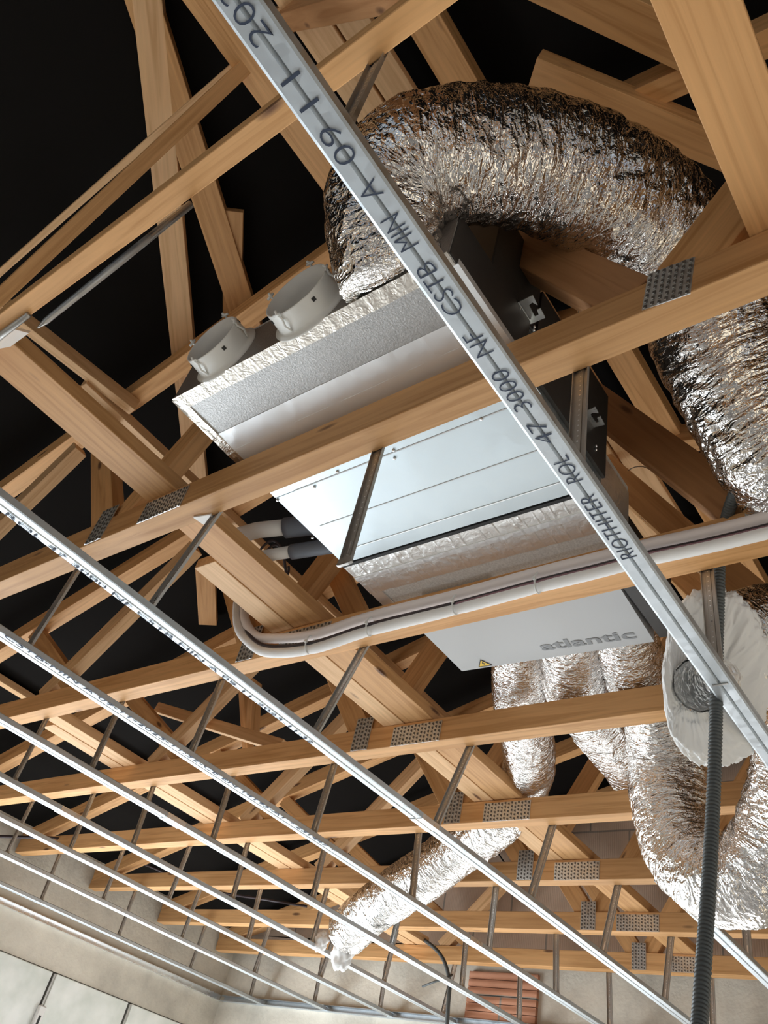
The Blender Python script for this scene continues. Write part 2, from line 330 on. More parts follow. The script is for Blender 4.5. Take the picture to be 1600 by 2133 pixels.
# ------------------------------------------------------------------ long boards lying on the trusses
def board(name, A, B, h, t, m, label, cat='board', up=(0, 0, 1), group=None, ca=0, cb=0):
    o = plank(name, A, B, h, t, m, None, up, ca, cb); return tag(o, label, cat, group)
BZ = 1.263
board('bracing_board', (.10, 1.595, BZ + .02), (4.30, 1.605, BZ + .02), .04, .118, M['wood'], 'wide orange pine board laid along the truss chords, ending near the white card', 'bracing board')
board('bracing_board', (1.0, 1.705, BZ + .017), (3.2, 1.71, BZ + .017), .034, .088, M['wood_pale'], 'pale mottled board butted against the wide orange bracing board', 'bracing board')
board('bracing_board', (1.55, 3.285, BZ + .02), (4.30, 3.285, BZ + .02), .04, .085, M['wood_pale'], 'outer of the two pale boards lying side by side over the rails, nearer the eaves', 'bracing board')
board('bracing_board', (1.42, 3.19, BZ + .02), (4.30, 3.19, BZ + .02), .04, .085, M['wood_pale'], 'inner of the two pale boards lying side by side over the rails', 'bracing board')
board('bracing_board', (-.6, .078, BZ + .022), (.90, .083, BZ + .022), .044, .098, M['wood'], 'broad clear pine board with flame grain beside the big foil duct', 'bracing board')
# battens under the rafters
ZB = 2.0
board('batten', (.22, 2.31, ZB - .01), (.78, 2.235, ZB - .01), .05, .042, M['wood_pale'], 'slim batten running down to the butt joint beyond the rod', 'batten')
board('batten', (.60, 2.29, ZB - .03), (3.2, 2.34, ZB - .03), .04, .04, M['wood_pale'], 'long slim batten passing behind the orange bracing board', 'batten')
board('batten', (1.2, 4.02, 1.62), (4.2, 4.02, 1.62), .035, .05, M['wood_pale'], 'thin pale batten under the rafters near the eaves', 'batten')
board('ridge_board', (-.6, 1.19, 2.30), (1.9, 1.20, 2.30), .03, .11, M['wood'], 'brown board under the ridge, left of the stamped rail', 'ridge board')
board('ridge_board', (-.6, .985, 2.30), (4.4, .975, 2.30), .03, .095, M['wood_pale'], 'board of the close pair under the ridge, on the side of the stamped rail', 'ridge board')
board('ridge_board', (-.6, .885, 2.30), (4.4, .875, 2.30), .03, .085, M['wood_pale'], 'board of the close pair under the ridge, on the side of the big duct', 'ridge board')
board('ridge_board', (-.6, .72, 2.30), (4.4, .72, 2.30), .07, .09, M['wood'], 'thick board under the ridge rising behind the big foil duct', 'ridge board')
# slanted wind braces
PL = ((0, .30, 1), 2.815); PR = ((0, -.30, 1), 2.02)
upL = (0, .3, 1); upR = (0, -.3, 1)
def slant(name, a, b, P, h, t, m, label, up): 
    A = at(*a, P=P); B = at(*b, P=P); return board(name, A, B, t, h, m, label, 'brace', up)
slant('wind_brace', (306, -30), (412, 1010), PL, .085, .04, M['wood_pale'], 'long straight pale brace with a knot, leftmost of the crossing pair', upL)
slant('wind_brace', (289, -30), (522, 690), PL, .095, .04, M['wood'], 'orange brace crossing the pale one and ending behind the white collars', upL)
slant('wind_brace', (428, 1180), (434, 1296), PL, .085, .04, M['wood'], 'short sawn-off brace end hanging beside the orange bracing board', upL)
slant('wind_brace', (1114, 146), (1560, 330), PR, .088, .045, M['wood'], 'plain brace with a sawn square end above the big foil duct', upR)
slant('wind_brace', (1120, -56), (1520, 132), PR, .10, .045, M['wood'], 'plain brace running off the upper edge, above the sawn one', upR)
slant('wind_brace', (487, 437), (484, 700), PL, .065, .03, M['wood'], 'stub board nailed behind the orange brace', upL)
slant('wind_brace', (506, 1405), (518, 1570), ((1, 0, 0), 2.2), .05, .03, M['wood_pale'], 'pale upright board whose lower end shows a round knot', (0, 1, 0))
slant('wind_brace', (532, 1422), (526, 1540), ((1, 0, 0), 2.12), .06, .03, M['wood_pale'], 'short pale block nailed beside the upright with the knot', (0, 1, 0))
slant('wind_brace', (330, 1475), (590, 1555), ((1, 0, 0), 2.04), .035, .05, M['wood_pale'], 'pale brace falling towards the rafters behind the fourth truss chord', (0, 0, 1))
slant('wind_brace', (690, 1165), (768, 1330), ((1, 0, 0), 1.46), .035, .075, M['wood'], 'short leaning brace below the corner of the unit casing', (0, 0, 1))

# ------------------------------------------------------------------ ceiling rails
RZ = .907
def rail(Y, x0, x1, label, wdt=.046, splice=None, name='ceiling_rail'):
    pr = [(-.5, 0), (-.42, -.0012), (-.07, -.0012), (0, .004), (.07, -.0012), (.42, -.0012), (.5, 0), (.5, .0155), (.40, .0185), (.40, .0170), (.47, .0145), (.47, .0015), (.07, .0004), (0, .0055), (-.07, .0004), (-.47, .0015), (-.47, .0145), (-.40, .0170), (-.40, .0185), (-.5, .0155)]
    t = empty(name, (x0, Y, RZ), label, 'ceiling rail', 'galvanised ceiling rails')
    q = MB(); n = max(2, int((x1 - x0) / .4)); m = len(pr); vs = []
    for i in range(n + 1):
        x = x0 + (x1 - x0) * i / n; sg = random.uniform(-.0006, .0006)
        vs += [(x, Y + a * wdt, RZ + z + sg) for a, z in pr]
    fs = [(i * m + j, i * m + (j + 1) % m, (i + 1) * m + (j + 1) % m, (i + 1) * m + j) for i in range(n) for j in range(m)]
    q.add(vs, fs); q.add(vs[:m], [tuple(range(m))]); q.add(vs[-m:], [tuple(range(m))[::-1]])
    q.build('channel', M['zinc'], t)
    if splice is not None:
        q = MB(); q.prism([(splice, Y + a * wdt * 1.05, RZ - .0018 + z * 1.08) for a, z in pr], (.09, 0, 0)); q.build('splice_sleeve', M['zinc_bright'], t)
    return t
def stamp(txt, parent, start, read, up, length, height, m, name='stamp_text', bold=.0):
    cu = bpy.data.curves.new(name, 'FONT'); cu.body = txt; cu.size = 1; cu.extrude = .004; cu.offset = bold; cu.resolution_u = 3
    tmp = bpy.data.objects.new(name, cu); C.scene.collection.objects.link(tmp); C.view_layer.update()
    me = bpy.data.meshes.new_from_object(tmp.evaluated_get(C.evaluated_depsgraph_get())); bpy.data.objects.remove(tmp)
    xs = [v.co.x for v in me.vertices]; ys = [v.co.y for v in me.vertices]; x0, x1, y0, y1 = min(xs), max(xs), min(ys), max(ys)
    R_ = Vector(read).normalized(); U_ = Vector(up).normalized(); Nn = R_.cross(U_)
    for v in me.vertices:
        a = (v.co.x - x0) / (x1 - x0) * length; b = (v.co.y - y0) / (y1 - y0) * height; c = v.co.z * .05
        v.co = R_ * a + U_ * b + Nn * c
    me.materials.clear(); me.materials.append(m)
    return link(bpy.data.objects.new(name, me), parent, Matrix.Translation(start))
RA = rail(.443, -.6, 4.47, 'wide-looking stamped steel rail crossing the air unit from top to lower edge', .048, splice=None)
for wd_, xa, xb in (('RIOTHITER', 1.003, .838), ('ROL', .803, .745), ('47', .713, .667), ('3000', .64, .562), ('NF', .53, .49), ('CSTB', .455, .372), ('MIN', .345, .298), ('A', .27, .248), ('09', .219, .172), ('11', .145, .108), ('2023', .067, -.02)):
    stamp(wd_, RA, (xa, .431, RZ - .0022), (-1, 0, 0), (0, 1, 0), xa - xb, .027, M['ink'], bold=-.018)
q = MB(); q.box((1.42, .428, RZ - .0030), (1.425, .458, RZ + .0)); q.build('end_seam', M['zinc_dark'], RA)
RY = [1.507, 2.015, 2.53, 3.02, 3.47, 4.0, 4.58]
RL = ['long steel rail with a sleeve joint, next beyond the gap left of the stamped rail', 'steel rail stamped with a printed norm and date line, bright underside',
      'steel rail just beyond the date-stamped one, crossing in front of the drooping duct end', 'steel rail whose far stretch passes behind the open duct end',
      'steel rail, third in from the concrete beam', 'steel rail, second in from the concrete beam', 'steel rail closest to the concrete beam']
RS = [1.90, 3.0, 1.75, 1.62, None, None, None]
RR = [rail(y, -.3, 4.47, RL[i], .046, RS[i]) for i, y in enumerate(RY)]
stamp('CSTB-MIN A 09-11-2023-11:32-CE EN 14195-A1 * 231447 *', RR[1], (.72, 2.004, RZ - .0022), (1, 0, 0), (0, -1, 0), 1.38, .021, M['ink'])
stamp('ROL 47 3000 NF CSTB-MIN A 09-11-2023-11:32', RR[0], (.42, 1.526, RZ - .0022), (1, 0, 0), (0, -1, 0), 1.0, .012, M['ink'])
RZ2 = rail(.965, 2.42, 4.47, 'short steel rail starting beside the U-shaped foil duct', .046)
# edge channels on the walls
q = MB(); q.box((-1, WL - .035, RZ - .004), (4.49, WL, RZ)); q.box((-1, WL - .003, RZ), (4.49, WL, RZ + .032)); q.box((-1, WL - .035, RZ + .028), (4.49, WL, RZ + .031))
tag(q.build('wall_channel', M['zinc_bright']), 'steel edge channel fixed along the concrete beam', 'wall channel')
q = MB(); q.box((4.465, -3, RZ - .004), (4.5, WL - .04, RZ)); q.box((4.497, -3, RZ), (4.5, WL - .04, RZ + .032)); q.box((4.465, -3, RZ + .028), (4.5, WL - .04, RZ + .031))
tag(q.build('wall_channel', M['zinc']), 'steel edge channel fixed along the far concrete wall', 'wall channel')

# ------------------------------------------------------------------ slotted hangers
def hanger_mesh(L):
    q = MB(); w2 = .0145
    pr = [(-w2, 0), (-w2, -.007), (-w2 + .0015, -.007), (-w2 + .0015, -.0012), (-.006, -.0012), (-.005, -.0028), (.005, -.0028), (.006, -.0012), (w2 - .0015, -.0012), (w2 - .0015, -.007), (w2, -.007), (w2, 0)]
    q.prism([(x, y, 0) for y, x in pr], (0, 0, -L))
    for i in range(int(L / .014) - 4):
        z = -.008 - i * .014
        q.add([(-.0031, .0018 * math.cos(a), z + .0018 * math.sin(a)) for a in [j * math.pi / 3 for j in range(6)]], [tuple(range(6))], 1)  # bright discs: the light at the strap's holes, put into the colour
    z = -L + .03; q.box((-.0040, -.002, z - .012), (-.0026, .002, z + .02), 1)
    q.prism([(-.001, -w2, -L + .012), (-.001, -w2 - .004, -L - .002), (-.001, -w2 + .004, -L - .004), (-.001, w2 - .004, -L - .004), (-.001, w2 + .004, -L - .002), (-.001, w2, -L + .012)], (-.006, 0, 0))
    o = q.build('tmp', [M['zinc_dark'], M['zinc_bright']], origin=(0, 0, 0)); me = o.data; bpy.data.objects.remove(o); return me
HM = hanger_mesh(.335)
RN = ['sleeved rail by the gap', 'date-stamped rail', 'rail beyond the date-stamped one', 'rail behind the duct end', 'third rail from the beam', 'second rail from the beam', 'rail closest to the beam']
TN = ['closest truss', 'truss with the perforated plate', 'white-pipe truss', 'truss just past the atlantic box', 'fifth truss, inside the U duct', 'sixth truss', 'second truss from the far wall', 'truss closest to the far wall']
def hanger(k, Ytop, Ybot, label, side=.003, mesh=None, zb=RZ + .016, dx=0, ztop=None):
    A = Vector((XF[k] + side, Ytop, 1.235 if ztop is None else ztop)); B = Vector((XF[k] + side + dx, Ybot, zb)); z = (A - B).normalized(); x = Vector((1, 0, 0)); x = (x - z * x.dot(z)).normalized(); y = z.cross(x)
    o = bpy.data.objects.new('rail_hanger', mesh or HM); L = (A - B).length; s = L / .335
    o.matrix_basis = Matrix(((x.x, y.x, z.x * s, A.x), (x.y, y.y, z.y * s, A.y), (x.z, y.z, z.z * s, A.z), (0, 0, 0, 1)))
    C.scene.collection.objects.link(o); tag(o, label, 'hanger', 'slotted rail hangers'); return o
tops = {(1, 0): 1.385, (2, 0): 1.385, (3, 0): 1.40, (4, 0): 1.425, (5, 0): 1.435, (6, 0): 1.465}
for k in range(1, 8):
    for i, y in enumerate(RY):
        if XF[k] < .7 + (i - 1) * .33 and k < 3: continue
        yt = tops.get((k, i), y + random.uniform(-.05, .03))
        hanger(k, yt, y, 'hanger from the %s to the %s' % (TN[k], RN[i]))
for k in (0, 1, 2, 4, 5, 6):
    hanger(k, .447 if k else .46, .443, 'hanger from the %s to the big stamped rail' % TN[k])
hanger(1, .905, .902, 'loose slotted hanger dangling across the unit casing below the second chord', zb=.875)
for k in (5, 6, 7): hanger(k, .965, .965, 'hanger from the %s to the short rail' % TN[k])
A = at(398, 425, Z=1.178); B = at(78, 683, D=A.length * .93)
q = MB(); d = (B - A); q.tube([A, A + d * .5, B - d * .05, B], [.0065, .0065, .005, .001], 6); tag(q.build('loose_hanger', M['zinc_dark']), 'thin bent steel strip slanting down from the closest truss chord', 'steel strip')
A = at(60, 655, Z=1.176); B = at(-60, 745, D=1.95)
q = MB(); q.tube([A, (A + B) / 2, B], [.006, .008, .008], 6); tag(q.build('loose_hanger', M['zinc_dark']), 'stub of steel strip under the closest chord beside the white card', 'steel strip')
q = MB(); c0 = [at(*p, Z=1.22) for p in ((-20, 730), (2, 702), (30, 686), (60, 694), (22, 722))]; q.prism(c0, (0, 0, .008)); tag(q.build('white_card', M['white']), 'small white card tucked at the end of the wide orange board', 'card')
q = MB(); c0 = [at(*p, Z=1.176) for p in ((402, 1078), (440, 1072), (446, 1090), (425, 1094))]; q.prism(c0, (0, 0, .006)); tag(q.build('white_card', M['white']), 'small white card between the chord and the orange bracing board', 'card')

# ------------------------------------------------------------------ air unit
Z0 = 1.28
YL, YR = 1.328, .575
U = empty('ducted_air_unit', (1.1, .95, Z0), 'steel ducted air conditioning unit with foil plenums and grey atlantic box', 'air conditioner')
q = MB(); q.box((.53, YR, Z0), (.80, YL, 1.415)); q.build('rear_plenum', M['board'], U, bevel=.004)
q = MB(); q.box((.528, YR - .002, 1.413), (.80, YL + .002, 1.419)); q.build('plenum_lid', M['tape'], U)
def strip(name, m, x0, x1, y0=YR, y1=YL, z=Z0, th=.0015, amp=0, nx=10, ny=60, fr=30, parent=None):
    q = MB(); vs = []
    for i in range(nx + 1):
        for j in range(ny + 1):
            x = x0 + (x1 - x0) * i / nx; y = y0 + (y1 - y0) * j / ny
            h = 0
            if amp:
                h = amp * (noise.noise(Vector((x * fr * .35, y * fr, 0))) + .6 * noise.noise(Vector((x * fr * 1.7, y * fr * 1.4, 5))))
                h += amp * .9 * max(0, 1 - abs(noise.noise(Vector((x * 3, y * fr * .8, 9)))) * 9)
            ed = .0008 * noise.noise(Vector((x * 40, y * 40, 3)))
            vs.append((x + (ed if i in (0, nx) else 0), y, z - th - max(-.0004, h)))
    n = len(vs); vs += [(a, b, z + .0005) for a, b, c in vs]; w_ = ny + 1
    fs = [(i * w_ + j, i * w_ + j + 1, (i + 1) * w_ + j + 1, (i + 1) * w_ + j) for i in range(nx) for j in range(ny)]
    ring = [i * w_ for i in range(nx + 1)] + [nx * w_ + j for j in range(1, ny + 1)] + [i * w_ + ny for i in range(nx - 1, -1, -1)] + [j for j in range(ny - 1, 0, -1)]
    fs += [(ring[a], ring[(a + 1) % len(ring)], ring[(a + 1) % len(ring)] + n, ring[a] + n) for a in range(len(ring))]
    q.add(vs, fs, 0, False); return q.build(name, m, parent or U)
q = MB(); q.box((.532, YR - .004, Z0 + .004), (.80, YR - .0005, 1.415)); q.build('plenum_side_shade', M['box_dark'], U)  # dark sheet added over the plenum side; its colour stands for shade
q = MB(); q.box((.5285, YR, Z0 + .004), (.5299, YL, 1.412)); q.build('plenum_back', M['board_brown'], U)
strip('edge_tape', M['foil_edge'], .526, .562, amp=.0005, nx=8, ny=160, fr=60)
strip('seam_tape', M['tape'], .655, .712, amp=.0005, nx=8, ny=80, fr=14)
strip('seam_tape', M['tape'], .710, .772, amp=.0006, nx=8, ny=80, fr=18, th=.0019)
strip('side_tape', M['foil_edge'], .53, .775, 1.305, 1.332, amp=.0012, nx=60, ny=8, fr=70, th=.002)
strip('pale_strip', M['board_pale'], .772, .80)
for m_, v_ in (('foil_flat', .7), ('tape', .6)): M[m_].node_tree.nodes['Principled BSDF'].inputs['Metallic'].default_value = v_
# side of the plenum: board strip
q = MB(); q.box((.555, YR - .006, Z0 - .002), (.775, YR + .032, Z0 + .014)); q.build('side_board', M['tape'], U)
q = MB(); q.box((.80, YR + .008, Z0), (1.168, YL - .002, 1.58)); q.build('casing', M['sheet'], U, bevel=.003)
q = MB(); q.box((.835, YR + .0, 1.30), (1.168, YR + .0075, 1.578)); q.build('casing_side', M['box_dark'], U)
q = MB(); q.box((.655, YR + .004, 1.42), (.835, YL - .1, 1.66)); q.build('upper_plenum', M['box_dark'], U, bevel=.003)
q = MB(); q.box((.80, YR + .004, Z0 - .0022), (.882, YL - .004, Z0)); q.box((.886, YR + .02, Z0 - .0016), (1.164, YL - .004, Z0)); q.build('bottom_panel', M['sheet'], U)
q = MB(); q.box((.8825, YR + .004, Z0 - .003), (.8855, YL - .07, Z0 - .0005)); q.box((1.014, YR + .004, Z0 - .0024), (1.0165, YL - .045, Z0 - .001)); q.box((.80, YL - .05, Z0 - .003), (.802, YL, Z0 - .001)); q.build('panel_seam', M['box'], U)
q = MB(); q.box((1.120, YR + .004, Z0 - .0032), (1.1225, YL - .08, Z0 - .001)); q.build('panel_rib', M['zinc_bright'], U)
q = MB(); q.box((1.168, YR + .02, Z0 - .004), (1.178, YL + .004, Z0 + .02)); q.build('gasket', M['black'], U)
for (px, py) in ((655, 1015), (703, 983), (820, 938), (822, 955), (1003, 873), (578, 1042), (651, 1120)):
    c = at(px, py, Z=Z0 - .003); q = MB(); q.tube([c, c + Vector((0, 0, -.002)), c + Vector((0, 0, -.003))], [.0042, .0036, .0015], 10); q.build('screw', M['zinc_bright'], U)
# front plenum: wrinkled foil wrap + board
q = MB(); q.box((1.178, YR + .06, Z0 + .002), (1.42, YL + .004, 1.52)); q.build('front_plenum', M['board_pale'], U)
strip('foil_wrap', M['foil_flat'], 1.180, 1.305, YR + .06, YL + .006, amp=.0022, nx=26, ny=190, fr=38, th=.001)
strip('foil_seam', M['tape'], 1.226, 1.243, YR + .06, YL + .004, amp=.0015, nx=6, ny=120, fr=60, th=.004)
strip('end_tape', M['tape'], 1.30, 1.42, 1.295, 1.333, amp=.0006, nx=10, ny=8, fr=30)
q = MB(); q.box((1.365, .98, Z0 - .003), (1.371, 1.20, Z0)); q.build('slot_opening', M['black'], U)
q = MB(); q.box((1.178, YR + .058, Z0 + .002), (1.42, YR + .061, 1.5)); q.build('foil_side', M['foil_flat'], U)
# control box
q = MB(); q.prism([(1.425, .690, Z0 - .004), (1.425, 1.295, Z0 - .004), (1.728, 1.297, Z0 - .004), (1.757, .708, Z0 - .004)], (0, 0, .20)); q.build('control_box', M['box'], U)
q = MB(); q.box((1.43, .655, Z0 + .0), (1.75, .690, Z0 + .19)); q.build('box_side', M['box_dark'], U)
rd = (at(1330, 1327, Z=Z0) - at(1130, 1354, Z=Z0)).normalized(); upv = Vector((rd.y, -rd.x, 0)); upv = upv if upv.x < 0 else -upv
LG = at(1131, 1356, Z=Z0 - .0052); stamp('atlantic', U, LG, rd, upv, .268, .040, M['logo'], 'logo_text', .02)
tr = empty('tmp', (0, 0, 0), '', ''); bpy.data.objects.remove(tr)
c = at(1008, 1383, Z=Z0 - .0048); a = .021
tri = [c + rd * x + upv * y for x, y in ((-a, -a * .5), (a, -a * .5), (0, a * 1.1))]
q = MB(); q.prism(tri, (0, 0, -.0006)); wl = q.build('warning_label', M['yellow'], U)
q = MB(); b_ = [c + rd * x * a + upv * y * a + Vector((0, 0, -.0008)) for x, y in ((.05, .65), (-.22, .12), (.02, .14), (-.12, -.35), (.25, .28), (.02, .26), (.18, .65))]; q.prism(b_, (0, 0, -.0004))
for i in range(3):
    p, r = tri[i], tri[(i + 1) % 3]; d = (r - p).normalized(); nn = d.cross(Vector((0, 0, 1))) * .0012; q.prism([p + nn, r + nn, r - nn, p - nn], (0, 0, -.0011))
q.build('warning_symbol', M['black'], wl)
# hooked brackets on the unit's side
for (x, z, zz, pp) in ((.80, 1.475, 1.42, ((1062, 640), (1085, 627), (1110, 615), (1120, 636), (1109, 630), (1102, 636), (1114, 659), (1122, 656), (1119, 645), (1126, 642), (1136, 662), (1109, 674), (1076, 680))),
                    (1.095, 1.40, 1.40, ((1222, 856), (1240, 847), (1247, 861), (1234, 860), (1230, 864), (1243, 881), (1247, 878), (1244, 870), (1251, 867), (1260, 885), (1224, 894)))):
    q = MB(); q.prism([at(*p, Z=zz) for p in pp], (0, 0, .003)); q.build('suspension_bracket', M['zinc_bright'], U)
    for dz in (-.05, -.062):
        q = MB(); cc = Vector((x + .02, YR, z + dz)); q.tube([cc, cc + Vector((0, -.004, 0))], [.004, .003], 8); q.build('screw', M['zinc_bright'], U)
# white plastic collars
def collar(Y, Z, R, parent, L=.062):
    X = .529; ax = Vector((-1, 0, 0)); c = Vector((X, Y, Z)); n = 48
    q = MB(); prof = [(0, R * 1.16), (.004, R * 1.17), (.005, R * 1.03), (.012, R), (L * .45, R * .985), (L * .95, R * .97), (L, R * .965), (L, R * .935), (L * .4, R * .94), (.0, R * .94)]
    vs = [c + ax * d + Vector((0, math.cos(a) * r, math.sin(a) * r)) for d, r in prof for a in [2 * math.pi * j / n for j in range(n)]]
    m = len(prof); q.add(vs, [(i * n + j, i * n + (j + 1) % n, (i + 1) * n + (j + 1) % n, (i + 1) * n + j) for i in range(m - 1) for j in range(n)], 0, True)
    q.add([c + ax * .002 + Vector((0, math.cos(2 * math.pi * j / n) * R * .94, math.sin(2 * math.pi * j / n) * R * .94)) for j in range(n)], [tuple(range(n))], 1)
    o = q.build('duct_collar', [M['pvc'], M['box']], parent)
    for a in (.35, 1.75, 3.0, 4.9):
        q = MB(); d = Vector((0, math.cos(a), math.sin(a))); t_ = Vector((0, -math.sin(a), math.cos(a)))
        q.tube([c + ax * .012 + d * R * 1.01, c + ax * .03 + d * R * 1.09, c + ax * .045 + d * R * 1.0, c + ax * (L + .004) + d * R * 1.05, c + ax * (L + .012) + d * R * 1.0], .0028, 6)
        q.tube([c + ax * (L + .004) + d * R * 1.05 - t_ * .010, c + ax * (L + .004) + d * R * 1.05 + t_ * .010], .0028, 6); q.build('bayonet_clip', M['pvc'], o)
    q = MB()
    for a in (.0, .8, 2.4, 3.9, 5.5):
        d = Vector((0, math.cos(a), math.sin(a))); t_ = Vector((0, -math.sin(a), math.cos(a))); p = c + ax * L * .72 + d * R * .982
        q.add([p + t_ * sx * .004 + ax * sy * .004 + d * sz * .0015 for sz in (-1, 1) for sx, sy in ((-1, -1), (1, -1), (1, 1), (-1, 1))], [(0, 1, 2, 3), (4, 5, 6, 7), (0, 1, 5, 4), (1, 2, 6, 5), (2, 3, 7, 6), (3, 0, 4, 7)])
    q.build('slot', M['black'], o)
collar(1.185, 1.357, .073, U, .052); collar(.925, 1.352, .080, U, .054)

# ------------------------------------------------------------------ foil ducts
def duct(name, pts, rr, label, seed, mt='foil', fold=.06, capend=False, step=.0042, n=130, ringf=150, parent=None):
    path = catmull(pts, step); L = len(path)
    if not isinstance(rr, (list, tuple)): rr = [rr, rr]
    rs = []
    for i in range(L):
        u = i / (L - 1) * (len(rr) - 1); a = int(min(u, len(rr) - 2)); rs.append(rr[a] + (rr[a + 1] - rr[a]) * (u - a))
    acc = [0]
    for i in range(1, L): acc.append(acc[-1] + (path[i] - path[i - 1]).length)
    so_ = seed * 17.3
    def fn(i, a, p, d):
        s = acc[i]; ca, sa = math.cos(a), math.sin(a)
        wv = noise.noise(Vector((ca * 1.6 + so_, sa * 1.6, s * 5))) * 2.2
        ridge = abs(noise.noise(Vector((ca * 1.6, sa * 1.6 + so_, s * 24 + wv)))) 
        ridge2 = abs(noise.noise(Vector((ca * 4.5 + so_, sa * 4.5, s * 60 + wv * 2))))
        crump = noise.noise(Vector((ca * 9, sa * 9, s * 60 + so_)))
        coil = math.cos((s / .055 + a / (2 * math.pi)) * 2 * math.pi)
        big = noise.noise(Vector((ca * 1.3 + so_, sa * 1.3, s * 7)))
        return 1 + fold * (-1.1 * ridge - .45 * ridge2 + .12 * crump + .12 * coil + .8 * big)
    q = MB(); q.tube(path, rs, n, 0, True, fn, smooth=True)
    o = q.build(name, M[mt], parent)
    at_ = o.data.attributes.new('fold', 'FLOAT_VECTOR', 'POINT')
    at_.data.foreach_set('vector', [c for i in range(L) for j in range(n) for c in (acc[i] + seed, math.cos(2 * math.pi * j / n) + seed, math.sin(2 * math.pi * j / n))]); return tag(o, label, 'duct', 'flexible foil air ducts') if parent is None else o
big = [at(822, 585, X=.533), at(806, 530, D=1.585), at(800, 470, D=1.61), at(812, 400, D=1.64), at(873, 340, D=1.66), at(1000, 328, D=1.68), at(1130, 345, D=1.72), at(1258, 402, D=1.77), at(1368, 482, D=1.84), at(1448, 590, D=1.90), at(1505, 730, D=1.90), at(1578, 870, D=1.88), at(1660, 980, D=1.88), at(1790, 1090, D=1.92), at(1960, 1150, D=2.0)]
duct('foil_duct', big, [.105, .125, .132, .134, .134, .132, .132], 'huge crinkled foil duct arching over from the rear plenum and dropping beyond the nail plate', 1, fold=.075)
dA = [Vector((1.74, 1.12, 1.385)), at(1083, 1452, X=2.06), at(1097, 1520, X=2.26), at(1103, 1585, X=2.46), at(1088, 1645, X=2.74), at(1040, 1705, X=2.82), at(960, 1765, X=2.92), at(862, 1836, X=2.96), at(768, 1900, X=3.08), at(722, 1945, X=3.14)]
duct('foil_duct', dA, [.088, .092, .098, .104, .108, .110, .106], 'foil duct drooping from the atlantic box down to an open frayed end among the rails', 2)
dB = [Vector((1.74, .955, 1.39)), at(1200, 1430, X=2.04), at(1245, 1500, X=2.24), at(1300, 1570, X=2.48), at(1350, 1640, X=2.74), at(1420, 1720, X=2.95)]
duct('foil_duct', dB, [.10, .105, .105, .1], 'middle foil duct leaving the atlantic box and slipping behind the U bend', 3)
dC = [Vector((1.74, .80, 1.39)), at(1328, 1402, X=2.0), at(1368, 1480, X=2.17), at(1388, 1570, X=2.29), at(1392, 1660, X=2.32), at(1418, 1755, X=2.32), at(1480, 1828, X=2.30), at(1560, 1828, X=2.28), at(1618, 1760, X=2.24), at(1650, 1660, X=2.18), at(1668, 1540, X=2.12), at(1700, 1440, X=2.08)]
duct('foil_duct', dC, [.09, .10, .116, .118, .118, .118, .115], 'fat foil duct making a U bend low beside the grey conduit', 4, fold=.08)
dD = [at(1750, 1480, D=2.20), at(1700, 1360, D=2.16), at(1620, 1318, D=2.12), at(1540, 1345, D=2.07), at(1500, 1395, D=2.02)]
D4 = empty('open_foil_duct', dD[-1], 'open duct end showing a white glass wool ring around a foil core, beside the conduit', 'duct', 'flexible foil air ducts')
duct('outer_sleeve', dD, [.105, .115, .118, .112], None, 5, parent=D4)
# glass wool ring facing down
ctr = at(1490, 1412, D=1.93); nv = (-ctr).normalized(); sx_ = Vector(Rw.col[0][:]).normalized() if False else Vector((Rw[0][0], Rw[1][0], Rw[2][0])); sy_ = Vector((Rw[0][1], Rw[1][1], Rw[2][1]))
def fluffy(name, c, ux, uy, un, rx, ry, hx, hy, hole, thick, seed, parent, n=260, m=72):
    q = MB(); vs = []
    for i in range(n):
        a = 2 * math.pi * i / n; 
        for j in range(m):
            b = 2 * math.pi * j / m
            wob = 1 + .17 * noise.noise(Vector((math.cos(a) * 1.5 + seed, math.sin(a) * 1.5, 0)))
            Ro = Vector((math.cos(a) * rx * wob, math.sin(a) * ry * wob)); Ri = Vector((hx + math.cos(a) * hole, hy + math.sin(a) * hole * 1.15))
            mid = (Ro + Ri) / 2; hw = (Ro - Ri).length / 2; dr = (Ro - Ri).normalized()
            cb = math.cos(b); cb = math.copysign(abs(cb) ** .7, cb)
            f = 1 + .22 * noise.noise(Vector((math.cos(a) * 3.5, math.sin(a) * 3.5 + cb * 1.5, math.sin(b) * 3 + seed))) + .12 * noise.noise(Vector((math.cos(a) * 12, math.sin(a) * 12 + cb * 4, math.sin(b) * 6 + seed))) + .07 * noise.noise(Vector((math.cos(a) * 45, math.sin(a) * 45 + cb * 12, math.sin(b) * 14 + seed)))
            p = mid + dr * hw * cb * f; vs.append(c + ux * p.x + uy * p.y + un * (math.sin(b) * thick * f))
    q.add(vs, [(i * m + j, ((i + 1) % n) * m + j, ((i + 1) % n) * m + (j + 1) % m, i * m + (j + 1) % m) for i in range(n) for j in range(m)], 0, True)
    return q.build(name, M['fibre'], parent)
px = ctr.length / FOC * 1.06
nv2 = (nv + sx_ * -.15 + sy_ * .1).normalized()
fluffy('glass_wool_ring', ctr, sx_, sy_, nv, 104 * px, 158 * px, -34 * px, 16 * px, 38 * px, .030, 3, D4)
core = [at(1520, 1395, D=2.03), at(1485, 1412, D=1.93), at(1456, 1428, D=1.85)]
cp = catmull(core, .004)
q = MB(); q.tube(cp, .058, 90, 0, False, lambda i, a, p, d: 1 - .10 * abs(noise.noise(Vector((math.cos(a) * 3, math.sin(a) * 3, i * .35)))), smooth=False)
q.tube([p for p in cp], .054, 90, 0, False, lambda i, a, p, d: 1 - .10 * abs(noise.noise(Vector((math.cos(a) * 3, math.sin(a) * 3, i * .35)))), smooth=False); q.build('inner_core', M['foil_flat'], D4)
